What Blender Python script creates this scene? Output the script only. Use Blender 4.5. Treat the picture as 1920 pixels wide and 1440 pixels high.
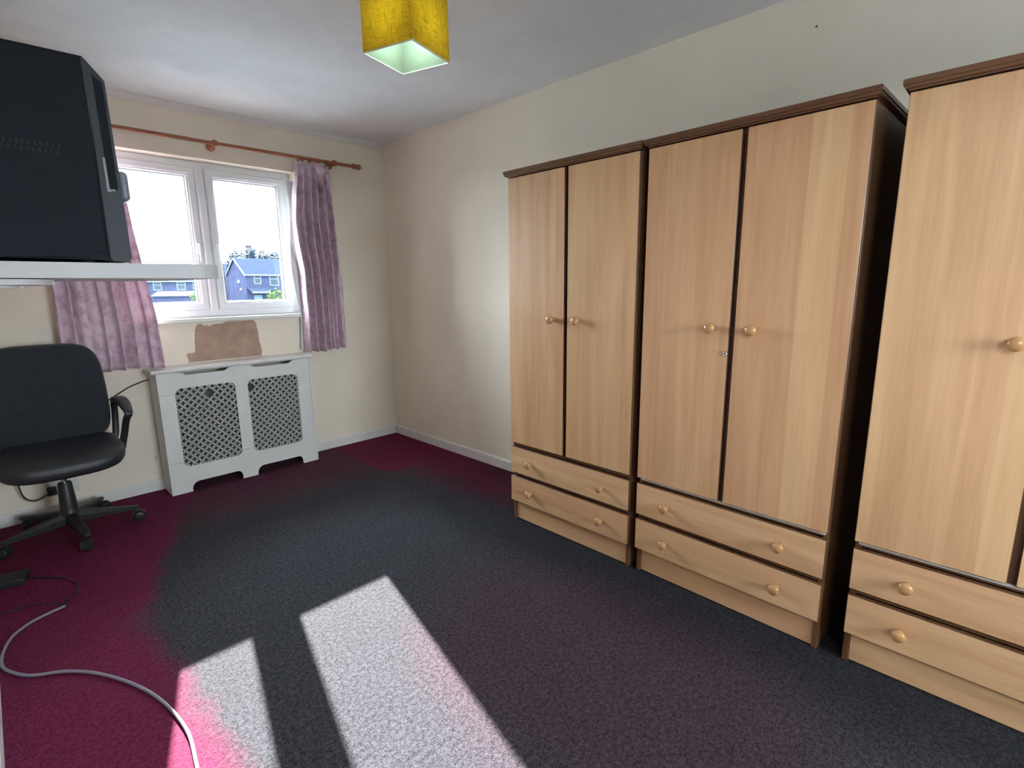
import bpy, bmesh, math, random
from mathutils import Vector, Matrix, noise
from mathutils.geometry import tessellate_polygon
random.seed(7)
for o in list(bpy.data.objects): bpy.data.objects.remove(o, do_unlink=True)
S = bpy.context.scene
COL = S.collection
PI = math.pi

# ------------------------------------------------------------------ camera
CAM = Vector((-2.4478, -3.8621, 1.284)); YAW, PIT, ROL, FPX = -0.7936, -0.1905, -0.0107, 967.4287
fw = Vector((math.sin(-YAW)*math.cos(PIT), math.cos(YAW)*math.cos(PIT), math.sin(PIT)))
rt = fw.cross(Vector((0, 0, 1))).normalized(); up = rt.cross(fw)
rt, up = rt*math.cos(ROL)+up*math.sin(ROL), -rt*math.sin(ROL)+up*math.cos(ROL)
cd = bpy.data.cameras.new('camera'); cam = bpy.data.objects.new('camera', cd); COL.objects.link(cam)
cd.sensor_width = 36; cd.lens = FPX/1920*36; cd.clip_start = .02; cd.clip_end = 1000
cam.matrix_world = Matrix(((rt.x, up.x, -fw.x, CAM.x), (rt.y, up.y, -fw.y, CAM.y), (rt.z, up.z, -fw.z, CAM.z), (0, 0, 0, 1)))
S.camera = cam

# ------------------------------------------------------------------ world, sun, exposure
w = bpy.data.worlds.new('sky'); S.world = w; w.use_nodes = True
bg = w.node_tree.nodes['Background']; bg.inputs[0].default_value = (.80, .91, 1, 1); bg.inputs[1].default_value = 7.0
sd = bpy.data.lights.new('sun', 'SUN'); sd.energy = 9.8; sd.angle = .009; sd.color = (1, .96, .92)
sun = bpy.data.objects.new('sun', sd); COL.objects.link(sun)
sun.rotation_euler = Vector((-.5, -2.09, -1.205)).to_track_quat('-Z', 'Y').to_euler()
pd = bpy.data.lights.new('window_portal', 'AREA'); pd.shape = 'RECTANGLE'; pd.size = 1.18; pd.size_y = 1.0
pd.cycles.is_portal = True
po = bpy.data.objects.new('window_portal', pd); COL.objects.link(po); po.location = (-1.326, .16, 1.59)
po.rotation_euler = Vector((0, -1, 0)).to_track_quat('-Z', 'Y').to_euler()
pd2 = bpy.data.lights.new('rear_fill_portal', 'AREA'); pd2.shape = 'RECTANGLE'; pd2.size = 1.2; pd2.size_y = 1.1; pd2.cycles.is_portal = True  # portal of the rear window added as fill
po2 = bpy.data.objects.new('rear_fill_portal', pd2); COL.objects.link(po2); po2.location = (-1.30, -6.30, 1.45)
po2.rotation_euler = Vector((0, 1, 0)).to_track_quat('-Z', 'Y').to_euler()
pd3 = bpy.data.lights.new('side_fill_portal', 'AREA'); pd3.shape = 'RECTANGLE'; pd3.size = 1.2; pd3.size_y = .5; pd3.cycles.is_portal = True  # portal of the added side window
po3 = bpy.data.objects.new('side_fill_portal', pd3); COL.objects.link(po3); po3.location = (-2.68, -5.05, 1.80)
po3.rotation_euler = Vector((1, 0, 0)).to_track_quat('-Z', 'Y').to_euler()
vs = S.view_settings; vs.view_transform = 'Standard'; vs.look = 'None'; vs.gamma = 1; vs.use_curve_mapping = False
vs.exposure = 2.55

# ------------------------------------------------------------------ materials
def mat(name, col=(.8, .8, .8), rough=.6, metal=0, spec=.5, bump=None, vary=None, sheen=0, trans=0, emit=None):
    """bump=(scale,strength,detail); vary=(scale,amount) soft colour variation"""
    m = bpy.data.materials.new(name); m.use_nodes = True
    nt = m.node_tree; b = nt.nodes['Principled BSDF']
    b.inputs['Base Color'].default_value = (*col, 1); b.inputs['Roughness'].default_value = rough
    b.inputs['Metallic'].default_value = metal; b.inputs['Specular IOR Level'].default_value = spec
    if sheen: b.inputs['Sheen Weight'].default_value = sheen
    if emit: b.inputs['Emission Color'].default_value = (*emit[0], 1); b.inputs['Emission Strength'].default_value = emit[1]
    tc = nt.nodes.new('ShaderNodeTexCoord')
    if vary:
        n = nt.nodes.new('ShaderNodeTexNoise'); n.inputs['Scale'].default_value = vary[0]; n.inputs['Detail'].default_value = 4
        nt.links.new(tc.outputs['Object'], n.inputs['Vector'])
        r = nt.nodes.new('ShaderNodeMapRange'); r.inputs[1].default_value = .3; r.inputs[2].default_value = .7
        r.inputs[3].default_value = 1-vary[1]; r.inputs[4].default_value = 1+vary[1]
        nt.links.new(n.outputs[0], r.inputs[0])
        mx = nt.nodes.new('ShaderNodeVectorMath'); mx.operation = 'SCALE'; mx.inputs[0].default_value = col
        nt.links.new(r.outputs[0], mx.inputs['Scale']); nt.links.new(mx.outputs[0], b.inputs['Base Color'])
    if bump:
        n = nt.nodes.new('ShaderNodeTexNoise'); n.inputs['Scale'].default_value = bump[0]
        n.inputs['Detail'].default_value = bump[2] if len(bump) > 2 else 3
        nt.links.new(tc.outputs['Object'], n.inputs['Vector'])
        bp = nt.nodes.new('ShaderNodeBump'); bp.inputs['Strength'].default_value = bump[1]; bp.inputs['Distance'].default_value = .01
        nt.links.new(n.outputs[0], bp.inputs['Height']); nt.links.new(bp.outputs[0], b.inputs['Normal'])
    return m

def N(nt, t, **kw):
    n = nt.nodes.new(t)
    for k, v in kw.items():
        if k.startswith('i_'):
            n.inputs[int(k[2:])].default_value = v
        else: setattr(n, k, v)
    return n

def wood(name, c1, c2, axis, rough=.42, plank=.105, pv=.16):
    """axis: 2 vertical grain, 0 grain along local x; veneer strips of differing tone across the grain"""
    m = bpy.data.materials.new(name); m.use_nodes = True; nt = m.node_tree; L = nt.links.new
    b = nt.nodes['Principled BSDF']; b.inputs['Roughness'].default_value = rough
    tc = N(nt, 'ShaderNodeTexCoord'); oi = N(nt, 'ShaderNodeObjectInfo')
    off = N(nt, 'ShaderNodeVectorMath', operation='SCALE'); off.inputs[0].default_value = (13, 7, 11); L(oi.outputs['Random'], off.inputs['Scale'])
    ad = N(nt, 'ShaderNodeVectorMath', operation='ADD'); L(tc.outputs['Object'], ad.inputs[0]); L(off.outputs[0], ad.inputs[1])
    def stretched(a, c, det, dist=.25):
        mp = N(nt, 'ShaderNodeMapping'); sc = [a, a, a]; sc[axis] = c; mp.inputs['Scale'].default_value = sc
        L(ad.outputs[0], mp.inputs[0])
        n = N(nt, 'ShaderNodeTexNoise'); n.inputs['Scale'].default_value = 1; n.inputs['Detail'].default_value = det
        n.inputs['Distortion'].default_value = dist
        L(mp.outputs[0], n.inputs[0]); return n.outputs[0]
    bands = stretched(13, .9, 3, .8); fine = stretched(60, 2.2, 4, .4); ultra = stretched(300, 14, 2)
    sp = N(nt, 'ShaderNodeSeparateXYZ'); L(ad.outputs[0], sp.inputs[0]); cross = sp.outputs[0 if axis == 2 else 2]
    wob = N(nt, 'ShaderNodeMath', operation='MULTIPLY_ADD', i_1=.03); L(stretched(2, .8, 2, 0), wob.inputs[0]); L(cross, wob.inputs[2])
    pk = N(nt, 'ShaderNodeMath', operation='DIVIDE', i_1=plank); L(wob.outputs[0], pk.inputs[0])
    fl_ = N(nt, 'ShaderNodeMath', operation='FLOOR'); L(pk.outputs[0], fl_.inputs[0])
    wn = N(nt, 'ShaderNodeTexWhiteNoise', noise_dimensions='1D'); L(fl_.outputs[0], wn.inputs['W'])
    p1 = N(nt, 'ShaderNodeMath', operation='MULTIPLY_ADD', i_1=pv, i_2=-pv/2); L(wn.outputs['Value'], p1.inputs[0])
    r1 = N(nt, 'ShaderNodeMath', operation='MULTIPLY_ADD', i_1=.62); L(bands, r1.inputs[0]); L(p1.outputs[0], r1.inputs[2])
    r2 = N(nt, 'ShaderNodeMath', operation='MULTIPLY_ADD', i_1=.24); L(fine, r2.inputs[0]); L(r1.outputs[0], r2.inputs[2])
    r3 = N(nt, 'ShaderNodeMath', operation='MULTIPLY_ADD', i_1=.16); L(ultra, r3.inputs[0]); L(r2.outputs[0], r3.inputs[2])
    cr = N(nt, 'ShaderNodeValToRGB'); e = cr.color_ramp.elements
    e[0].position = .28; e[0].color = (*c1, 1); e[1].position = .74; e[1].color = (*c2, 1)
    L(r3.outputs[0], cr.inputs[0])
    hs_ = N(nt, 'ShaderNodeHueSaturation'); L(cr.outputs[0], hs_.inputs['Color'])
    hu = N(nt, 'ShaderNodeMapRange'); L(wn.outputs['Value'], hu.inputs[0]); hu.inputs[3].default_value = .494; hu.inputs[4].default_value = .504; L(hu.outputs[0], hs_.inputs['Hue'])
    L(hs_.outputs[0], b.inputs['Base Color'])
    bp = N(nt, 'ShaderNodeBump'); bp.inputs['Strength'].default_value = .06; bp.inputs['Distance'].default_value = .002
    L(ultra, bp.inputs['Height']); L(bp.outputs[0], b.inputs['Normal'])
    return m

BEECH_V = wood('beech_vertical', (.46, .245, .115), (.70, .43, .235), 2)
BEECH_H = wood('beech_horizontal', (.50, .275, .135), (.72, .455, .255), 0)
WALNUT = wood('walnut_edging', (.10, .042, .018), (.17, .078, .035), 2, .35)
WALNUT_H = wood('walnut_cornice', (.11, .048, .021), (.18, .085, .04), 0, .28)
KNOB = mat('honey_knob', (.48, .25, .105), .22, spec=.6, vary=(30, .12))
ALU = mat('pale_rail', (.62, .6, .57), .35, vary=(40, .05))
CHROME = mat('chrome', (.75, .75, .78), .15, 1)
DARK = mat('dark_recess', (.015, .012, .012), .8)
CEIL = mat('ceiling_artex', (.90, .90, .92), .9, spec=.2, bump=(75, .35, 5), vary=(6, .03))
WALL = mat('cream_wallpaper', (.89, .80, .675), .85, spec=.25, bump=(160, .10, 4), vary=(2.5, .035))
PLASTER = mat('bare_plaster', (.46, .315, .24), .9, bump=(60, .25, 5), vary=(14, .13))
GLOSSW = mat('white_gloss_paint', (.80, .79, .77), .38, vary=(12, .03), bump=(50, .03))
UPVC = mat('white_upvc', (.82, .84, .86), .3, vary=(8, .02))
MDF = mat('white_painted_mdf', (.76, .76, .745), .5, vary=(9, .035), bump=(60, .05))
RAD_SHADE = mat('radiator_shade_grey', (.13, .13, .13), .5, vary=(9, .04))  # dark grey puts the shade inside the cover into the colour
POLE = mat('redwood_pole', (.34, .115, .05), .38, vary=(40, .15))
BLACKPL = mat('black_plastic', (.02, .021, .024), .42, bump=(300, .06), vary=(20, .1))
TVBODY = mat('tv_housing', (.010, .013, .020), .7, spec=.2, bump=(420, .10), vary=(12, .1))
TVBEZ = mat('tv_bezel', (.035, .04, .05), .5, spec=.3, vary=(15, .08))
TVVENT = mat('tv_vent', (.022, .025, .032), .6, spec=.2, vary=(15, .08))
FABRIC_BLK = mat('navy_black_fabric', (.022, .026, .036), .85, spec=.3, bump=(500, .3), sheen=.25, vary=(40, .15))
SEATV = mat('black_seat_vinyl', (.02, .021, .026), .4, bump=(350, .15), vary=(20, .12))
CABLEG = mat('grey_cable', (.24, .23, .29), .4, vary=(30, .06))
CABLEB = mat('black_cable', (.015, .014, .016), .45, vary=(30, .1))
SOCK = mat('white_socket', (.72, .72, .68), .35, vary=(30, .03))
SHELFW = mat('white_melamine', (.53, .54, .56), .45, vary=(10, .03))

def curtain_mat():
    m = bpy.data.materials.new('pink_velvet_curtain'); m.use_nodes = True; nt = m.node_tree; L = nt.links.new
    b = nt.nodes['Principled BSDF']; b.inputs['Roughness'].default_value = .8; b.inputs['Sheen Weight'].default_value = .35
    tc = N(nt, 'ShaderNodeTexCoord')
    n = N(nt, 'ShaderNodeTexNoise'); n.inputs['Scale'].default_value = 22; n.inputs['Detail'].default_value = 6; n.inputs['Roughness'].default_value = .65
    L(tc.outputs['Object'], n.inputs[0])
    n2 = N(nt, 'ShaderNodeTexNoise'); n2.inputs['Scale'].default_value = 5; L(tc.outputs['Object'], n2.inputs[0])
    a = N(nt, 'ShaderNodeMath', operation='MULTIPLY_ADD', i_1=.35); L(n2.outputs[0], a.inputs[0]); L(n.outputs[0], a.inputs[2])
    cr = N(nt, 'ShaderNodeValToRGB'); e = cr.color_ramp.elements
    e[0].position = .50; e[0].color = (.56, .36, .45, 1); e[1].position = .74; e[1].color = (.84, .65, .74, 1)
    L(a.outputs[0], cr.inputs[0]); L(cr.outputs[0], b.inputs['Base Color'])
    tl = N(nt, 'ShaderNodeBsdfTranslucent'); L(cr.outputs[0], tl.inputs[0])
    mx = N(nt, 'ShaderNodeMixShader'); mx.inputs[0].default_value = .08
    L(b.outputs[0], mx.inputs[1]); L(tl.outputs[0], mx.inputs[2]); L(mx.outputs[0], nt.nodes['Material Output'].inputs[0])
    return m
CURT = curtain_mat()
LINING = mat('white_lining', (.8, .8, .82), .8, bump=(200, .1))

def glass_mat():
    m = bpy.data.materials.new('window_glass'); m.use_nodes = True; nt = m.node_tree; L = nt.links.new
    nt.nodes.remove(nt.nodes['Principled BSDF'])
    t = N(nt, 'ShaderNodeBsdfTransparent'); t.inputs[0].default_value = (.97, .985, .98, 1)
    g = N(nt, 'ShaderNodeBsdfGlossy'); g.inputs['Roughness'].default_value = .02
    f = N(nt, 'ShaderNodeFresnel'); f.inputs[0].default_value = 1.3
    mx = N(nt, 'ShaderNodeMixShader'); L(f.outputs[0], mx.inputs[0]); L(t.outputs[0], mx.inputs[1]); L(g.outputs[0], mx.inputs[2])
    L(mx.outputs[0], nt.nodes['Material Output'].inputs[0]); return m
GLASS = glass_mat()

def shade_mat():
    m = bpy.data.materials.new('yellow_hessian_shade'); m.use_nodes = True; nt = m.node_tree; L = nt.links.new
    b = nt.nodes['Principled BSDF']; b.inputs['Roughness'].default_value = .85
    tc = N(nt, 'ShaderNodeTexCoord')
    def thread(sc):
        mp = N(nt, 'ShaderNodeMapping'); mp.inputs['Scale'].default_value = sc; L(tc.outputs['Object'], mp.inputs[0])
        n = N(nt, 'ShaderNodeTexNoise'); n.inputs['Scale'].default_value = 1; n.inputs['Detail'].default_value = 3; L(mp.outputs[0], n.inputs[0]); return n.outputs[0]
    h = thread((18, 18, 420)); v = thread((380, 380, 22))
    mn = N(nt, 'ShaderNodeMath', operation='MINIMUM'); L(h, mn.inputs[0]); L(v, mn.inputs[1])
    cr = N(nt, 'ShaderNodeValToRGB'); e = cr.color_ramp.elements
    e[0].position = .26; e[0].color = (.34, .18, .02, 1); e[1].position = .46; e[1].color = (.95, .62, .09, 1)
    L(mn.outputs[0], cr.inputs[0]); L(cr.outputs[0], b.inputs['Base Color'])
    tl = N(nt, 'ShaderNodeBsdfTranslucent'); L(cr.outputs[0], tl.inputs[0])
    mx = N(nt, 'ShaderNodeMixShader'); mx.inputs[0].default_value = .72
    L(b.outputs[0], mx.inputs[1]); L(tl.outputs[0], mx.inputs[2]); L(mx.outputs[0], nt.nodes['Material Output'].inputs[0])
    return m
SHADE = shade_mat()

def lining_mat():
    m = bpy.data.materials.new('white_shade_lining'); m.use_nodes = True; nt = m.node_tree; L = nt.links.new
    b = nt.nodes['Principled BSDF']; b.inputs['Base Color'].default_value = (.62, .74, .66, 1); b.inputs['Roughness'].default_value = .7
    tl = N(nt, 'ShaderNodeBsdfTranslucent'); tl.inputs[0].default_value = (.62, .74, .66, 1)
    mx = N(nt, 'ShaderNodeMixShader'); mx.inputs[0].default_value = .78
    L(b.outputs[0], mx.inputs[1]); L(tl.outputs[0], mx.inputs[2]); L(mx.outputs[0], nt.nodes['Material Output'].inputs[0])
    return m
SHADE_LINING = lining_mat()

def carpet_mat():
    m = bpy.data.materials.new('worn_red_carpet'); m.use_nodes = True; nt = m.node_tree; L = nt.links.new
    b = nt.nodes['Principled BSDF']; b.inputs['Roughness'].default_value = .95; b.inputs['Specular IOR Level'].default_value = .15
    tc = N(nt, 'ShaderNodeTexCoord')
    def M(op, a, c=None, d=None, clamp=False):
        n = N(nt, 'ShaderNodeMath', operation=op); n.use_clamp = clamp
        for i, x in enumerate((a, c, d)):
            if x is None: continue
            if isinstance(x, (int, float)): n.inputs[i].default_value = x
            else: L(x, n.inputs[i])
        return n.outputs[0]
    def noise_(sc, det=3, ro=.55):
        n = N(nt, 'ShaderNodeTexNoise'); n.inputs['Scale'].default_value = sc; n.inputs['Detail'].default_value = det; n.inputs['Roughness'].default_value = ro
        L(tc.outputs['Object'], n.inputs[0]); return n.outputs[0]
    def ss(x, a, c):       # smoothstep a->c
        n = N(nt, 'ShaderNodeMapRange', interpolation_type='SMOOTHSTEP'); L(x, n.inputs[0])
        n.inputs[1].default_value = a; n.inputs[2].default_value = c; n.inputs[3].default_value = 0; n.inputs[4].default_value = 1
        return n.outputs[0]
    def inv(x): return M('SUBTRACT', 1, x)
    sp = N(nt, 'ShaderNodeSeparateXYZ'); L(tc.outputs['Object'], sp.inputs[0])
    nb = M('SUBTRACT', noise_(2.2, 4), .5); nm = M('SUBTRACT', noise_(9, 4), .5)
    x0, y0 = sp.outputs[0], sp.outputs[1]
    x = M('MULTIPLY_ADD', nb, .22, M('MULTIPLY_ADD', nm, .10, x0)); y = M('MULTIPLY_ADD', nb, -.22, M('MULTIPLY_ADD', nm, .10, y0))
    # unfaded strip under the desk side: left of x=-2.12, widening to the chair
    widen = M('MULTIPLY', M('MAXIMUM', M('ADD', y, 1.45), 0), .42)
    left = inv(ss(M('SUBTRACT', x, widen), -2.23, -2.10))
    # clean rectangle in the corner where furniture stood
    cr_ = M('MULTIPLY', ss(M('MULTIPLY_ADD', nm, .05, x0), -.64, -.60), ss(M('MULTIPLY_ADD', nm, .05, y0), -.87, -.82))
    strip = M('MULTIPLY', M('MULTIPLY', ss(x, -.62, -.25), ss(y, -2.05, -1.65)), .85)
    # faded maroon below the window
    win = M('MULTIPLY', ss(y, -.95, -.35), .55)
    pool = M('MULTIPLY', M('MULTIPLY', ss(M('ADD', M('POWER', M('MULTIPLY', M('ADD', x, 1.12), 1.4), 2), M('POWER', M('MULTIPLY', M('ADD', y, 2.95), .9), 2)), .75, .05), 1), .19)
    red = M('MAXIMUM', M('MAXIMUM', left, cr_), M('MAXIMUM', M('MAXIMUM', strip, win), pool), clamp=True)
    # darker towards the wardrobes, away from the window wall
    wardrobe_band = M('MULTIPLY', ss(x, -1.0, -.62), ss(M('MULTIPLY', y, -1), .9, 1.6))
    fib = M('MULTIPLY_ADD', noise_(190, 2, .7), .75, M('MULTIPLY', noise_(70, 2), .45))
    k = ss(fib, .42, .80)
    g1 = N(nt, 'ShaderNodeMix', data_type='RGBA'); L(k, g1.inputs[0]); g1.inputs[6].default_value = (.013, .0135, .019, 1); g1.inputs[7].default_value = (.074, .073, .085, 1)
    r1 = N(nt, 'ShaderNodeMix', data_type='RGBA'); L(k, r1.inputs[0]); r1.inputs[6].default_value = (.070, .0075, .026, 1); r1.inputs[7].default_value = (.205, .023, .078, 1)
    mx = N(nt, 'ShaderNodeMix', data_type='RGBA'); L(red, mx.inputs[0]); L(g1.outputs[2], mx.inputs[6]); L(r1.outputs[2], mx.inputs[7])
    dk = M('MULTIPLY_ADD', wardrobe_band, -.48, M('MULTIPLY_ADD', nm, .35, 1.0))
    sc = N(nt, 'ShaderNodeVectorMath', operation='SCALE'); L(mx.outputs[2], sc.inputs[0]); L(dk, sc.inputs['Scale'])
    L(sc.outputs[0], b.inputs['Base Color'])
    bp = N(nt, 'ShaderNodeBump'); bp.inputs['Strength'].default_value = .6; bp.inputs['Distance'].default_value = .004
    L(fib, bp.inputs['Height']); L(bp.outputs[0], b.inputs['Normal'])
    return m
CARPET = carpet_mat()

# ------------------------------------------------------------------ mesh helpers
def finish(name, bm, mats, parent=None, smooth=False, loc=None, rotz=0):
    bmesh.ops.recalc_face_normals(bm, faces=bm.faces[:])
    me = bpy.data.meshes.new(name); bm.to_mesh(me); bm.free()
    for m in (mats if isinstance(mats, (list, tuple)) else [mats]): me.materials.append(m)
    if smooth:
        for p in me.polygons: p.use_smooth = True
        if smooth != 'all':
            try: me.set_sharp_from_angle(angle=math.radians(38))
            except Exception: pass
    o = bpy.data.objects.new(name, me); COL.objects.link(o)
    if loc: o.location = loc
    o.rotation_euler.z = rotz
    if parent: o.parent = parent
    return o

def tag(o, label, cat, group=None):
    o['label'] = label; o['category'] = cat
    if group: o['group'] = group
    return o
def struct(o, label=None):
    o['kind'] = 'structure'
    if label: o['label'] = label
    return o
def thing(name, label, cat, loc=(0, 0, 0), rotz=0, group=None):
    o = bpy.data.objects.new(name, None); COL.objects.link(o); o.location = loc; o.rotation_euler.z = rotz; o.empty_display_size = .05
    return tag(o, label, cat, group)

def box(bm, x0, x1, y0, y1, z0, z1, bev=0, mi=0, seg=2):
    t = bmesh.new()
    v = [t.verts.new((x, y, z)) for z in (z0, z1) for y in (y0, y1) for x in (x0, x1)]
    for f in ((0, 2, 3, 1), (4, 5, 7, 6), (0, 1, 5, 4), (2, 6, 7, 3), (0, 4, 6, 2), (1, 3, 7, 5)):
        t.faces.new([v[i] for i in f])
    if bev: bmesh.ops.bevel(t, geom=t.edges[:], offset=bev, segments=seg, affect='EDGES', profile=.5)
    merge(bm, t, mi)
def merge(bm, t, mi=0, M=None):
    mp = {}
    for v in t.verts: mp[v] = bm.verts.new(M @ v.co if M else v.co)
    for f in t.faces:
        try:
            n = bm.faces.new([mp[v] for v in f.verts]); n.material_index = mi if mi is not None else f.material_index
        except ValueError: pass
    t.free()
def bbox(name, x0, x1, y0, y1, z0, z1, m, parent=None, bev=.0015, **k):
    bm = bmesh.new(); box(bm, x0, x1, y0, y1, z0, z1, bev); return finish(name, bm, m, parent, **k)

def loft(bm, rings, cap=(True, True), closed=True, mi=0):
    R = [[bm.verts.new(p) for p in r] for r in rings]
    n = len(R[0])
    for a, b in zip(R, R[1:]):
        for i in range(n if closed else n-1):
            j = (i+1) % n
            f = bm.faces.new((a[i], a[j], b[j], b[i])); f.material_index = mi
    if cap[0]: bm.faces.new(R[0][::-1]).material_index = mi
    if cap[1]: bm.faces.new(R[-1]).material_index = mi
def lathe(bm, prof, M=None, n=20, mi=0, cap=(True, True)):
    """prof: (r, h) about local z, M places it"""
    M = M or Matrix.Identity(4)
    loft(bm, [[M @ Vector((r*math.cos(2*PI*i/n), r*math.sin(2*PI*i/n), h)) for i in range(n)] for r, h in prof], cap, True, mi)
def axis_m(p, d):
    return Matrix.Translation(Vector(p)) @ Vector(d).normalized().to_track_quat('Z', 'Y').to_matrix().to_4x4()
def spline(pts, k=8):
    pts = [Vector(p) for p in pts]; P = [pts[0]*2-pts[1]]+pts+[pts[-1]*2-pts[-2]]; out = []
    for i in range(1, len(P)-2):
        for s in range(k):
            t = s/k; a, b, c, d = P[i-1:i+3]
            out.append(.5*((2*b)+(c-a)*t+(2*a-5*b+4*c-d)*t*t+(3*b-a-3*c+d)*t**3))
    out.append(pts[-1]); return out
def tube(bm, pts, r, n=8, mi=0, sec=None):
    pts = [Vector(p) for p in pts]; rings = []; ref = None
    for i, p in enumerate(pts):
        d = (pts[min(i+1, len(pts)-1)]-pts[max(i-1, 0)]).normalized()
        if ref is None:
            ref = Vector((0, 0, 1)) if abs(d.z) < .9 else Vector((1, 0, 0))
        ref = (ref-d*ref.dot(d)).normalized(); s = d.cross(ref)
        rr = r(i/(len(pts)-1)) if callable(r) else r
        rings.append([p+(ref*math.sin(2*PI*j/n)+s*math.cos(2*PI*j/n))*rr for j in range(n)])
    loft(bm, rings, mi=mi)
def prism(bm, loops, y0, y1, mi=0):
    """2-D loops (x,z): first outer, rest holes; extruded along y"""
    vs_ = [[Vector((x, 0, z)) for x, z in l] for l in loops]
    tris = tessellate_polygon([[Vector((v.x, v.z, 0)) for v in l] for l in vs_])
    flat = [v for l in vs_ for v in l]
    A = [bm.verts.new((v.x, y0, v.z)) for v in flat]; B = [bm.verts.new((v.x, y1, v.z)) for v in flat]
    for t in tris:
        for Q in (A, B):
            try: bm.faces.new([Q[i] for i in t]).material_index = mi
            except ValueError: pass
    k = 0
    for l in vs_:
        n = len(l)
        for i in range(n):
            j = (i+1) % n; bm.faces.new((A[k+i], A[k+j], B[k+j], B[k+i])).material_index = mi
        k += n
def arc(cx, cz, r, a0, a1, n=6):
    return [(cx+r*math.cos(math.radians(a0+(a1-a0)*i/n)), cz+r*math.sin(math.radians(a0+(a1-a0)*i/n))) for i in range(n+1)]

# ------------------------------------------------------------------ room shell
H = 2.396; XL = -2.595; YB = -6.20; T = .30  # YB: room deepened so the added rear window fills it evenly
WX0, WX1, WZ0, WZ1 = -1.917, -.735, 1.075, 2.092            # window opening
bm = bmesh.new(); box(bm, XL-.1, .1, YB-.1, T, -.12, 0); fl = struct(finish('floor', bm, CARPET), 'worn red and grey bedroom carpet')
bm = bmesh.new(); box(bm, XL-.1, .1, YB-.1, T, H, H+.12); struct(finish('ceiling', bm, CEIL), 'white stippled ceiling')
bm = bmesh.new()
box(bm, XL-.1, WX0, 0, T, 0, H); box(bm, WX1, .1, 0, T, 0, H)
box(bm, WX0, WX1, 0, T, 0, WZ0); box(bm, WX0, WX1, 0, T, WZ1, H)
ww = struct(finish('wall_window', bm, WALL), 'cream papered wall around the window')
bm = bmesh.new(); box(bm, 0, .12, YB-.1, 0, 0, H); struct(finish('wall_right', bm, WALL), 'cream wall behind the wardrobes')
V0, V1, VZ0, VZ1 = -1.90, -.70, .90, 2.00                # opening for the unseen rear window, added as fill light
U0, U1, UZ0, UZ1 = -5.65, -4.45, 1.55, 2.05               # opening for the added side window, out of view, lets in fill
bm = bmesh.new(); box(bm, XL-.15, XL, YB-.2, U0, 0, H); box(bm, XL-.15, XL, U1, 0, 0, H); box(bm, XL-.15, XL, U0, U1, 0, UZ0); box(bm, XL-.15, XL, U0, U1, UZ1, H)
struct(finish('wall_left', bm, WALL))
bm = bmesh.new(); box(bm, XL, V0, YB-.2, YB, 0, H); box(bm, V1, 0, YB-.2, YB, 0, H); box(bm, V0, V1, YB-.2, YB, 0, VZ0); box(bm, V0, V1, YB-.2, YB, VZ1, H)
struct(finish('wall_back', bm, WALL))
# torn wallpaper below the sill
def torn():
    out = [(-1.463, 1.052), (-1.44, 1.050), (-1.424, 1.035), (-1.408, 1.043), (-1.396, 1.030), (-1.376, 1.042), (-1.33, 1.046), (-1.28, 1.056),
           (-1.118, 1.058), (-1.103, 1.045), (-1.090, .985), (-1.087, .90), (-1.078, .85), (-1.080, .803),
           (-1.546, .803), (-1.543, .83), (-1.549, .862), (-1.52, .865), (-1.497, .868), (-1.493, .93), (-1.488, .99), (-1.478, 1.03)]
    o = []
    for i, (a, c) in enumerate(out):
        d = out[(i+1) % len(out)]
        for s in range(4):
            t = s/4; o.append((a+(d[0]-a)*t+random.uniform(-.002, .002), c+(d[1]-c)*t+random.uniform(-.002, .002)))
    return o
bm = bmesh.new(); prism(bm, [torn()], -.0012, .002); finish('bare_plaster_patch', bm, PLASTER, ww)['label'] = 'bare brown plaster where the wallpaper is torn away'
# skirting boards
def skirting(name, p, q, axis):
    bm = bmesh.new()
    prof = [(0, 0), (.015, 0), (.015, .062), (.012, .068), (.006, .072), (0, .073)]
    if axis == 'x': loft(bm, [[(x, -a, z) for a, z in prof] for x in (p, q)])
    elif axis == 'yr': loft(bm, [[(-a, y, z) for a, z in prof] for y in (p, q)])
    else: loft(bm, [[(XL+a, y, z) for a, z in prof] for y in (p, q)])
    return struct(finish(name, bm, GLOSSW))
skirting('baseboard_window', XL, 0, 'x'); skirting('baseboard_right', YB, 0, 'yr'); skirting('baseboard_left', YB, -.015, 'yl')
# ceiling edge strip along the window wall
bm = bmesh.new(); pr_ = [(0, H), (-.034, H), (-.034, H-.006), (-.012, H-.030), (0, H-.034)]
loft(bm, [[(x, a, z) for a, z in pr_] for x in (XL, -.02)])
struct(finish('trim_1', bm, GLOSSW), 'white edge strip between ceiling and window wall')
# nail left in the right-hand wall
bm = bmesh.new(); lathe(bm, [(.0012, 0), (.0012, .012), (.004, .012), (.004, .0135)], axis_m((0, -3.151, 2.261), (-1, 0, -.2)), 8)
tag(finish('nail', bm, mat('rusty_nail', (.12, .09, .06), .6, .6)), 'small dark nail in the cream wall high above the wardrobes', 'nail')

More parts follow.
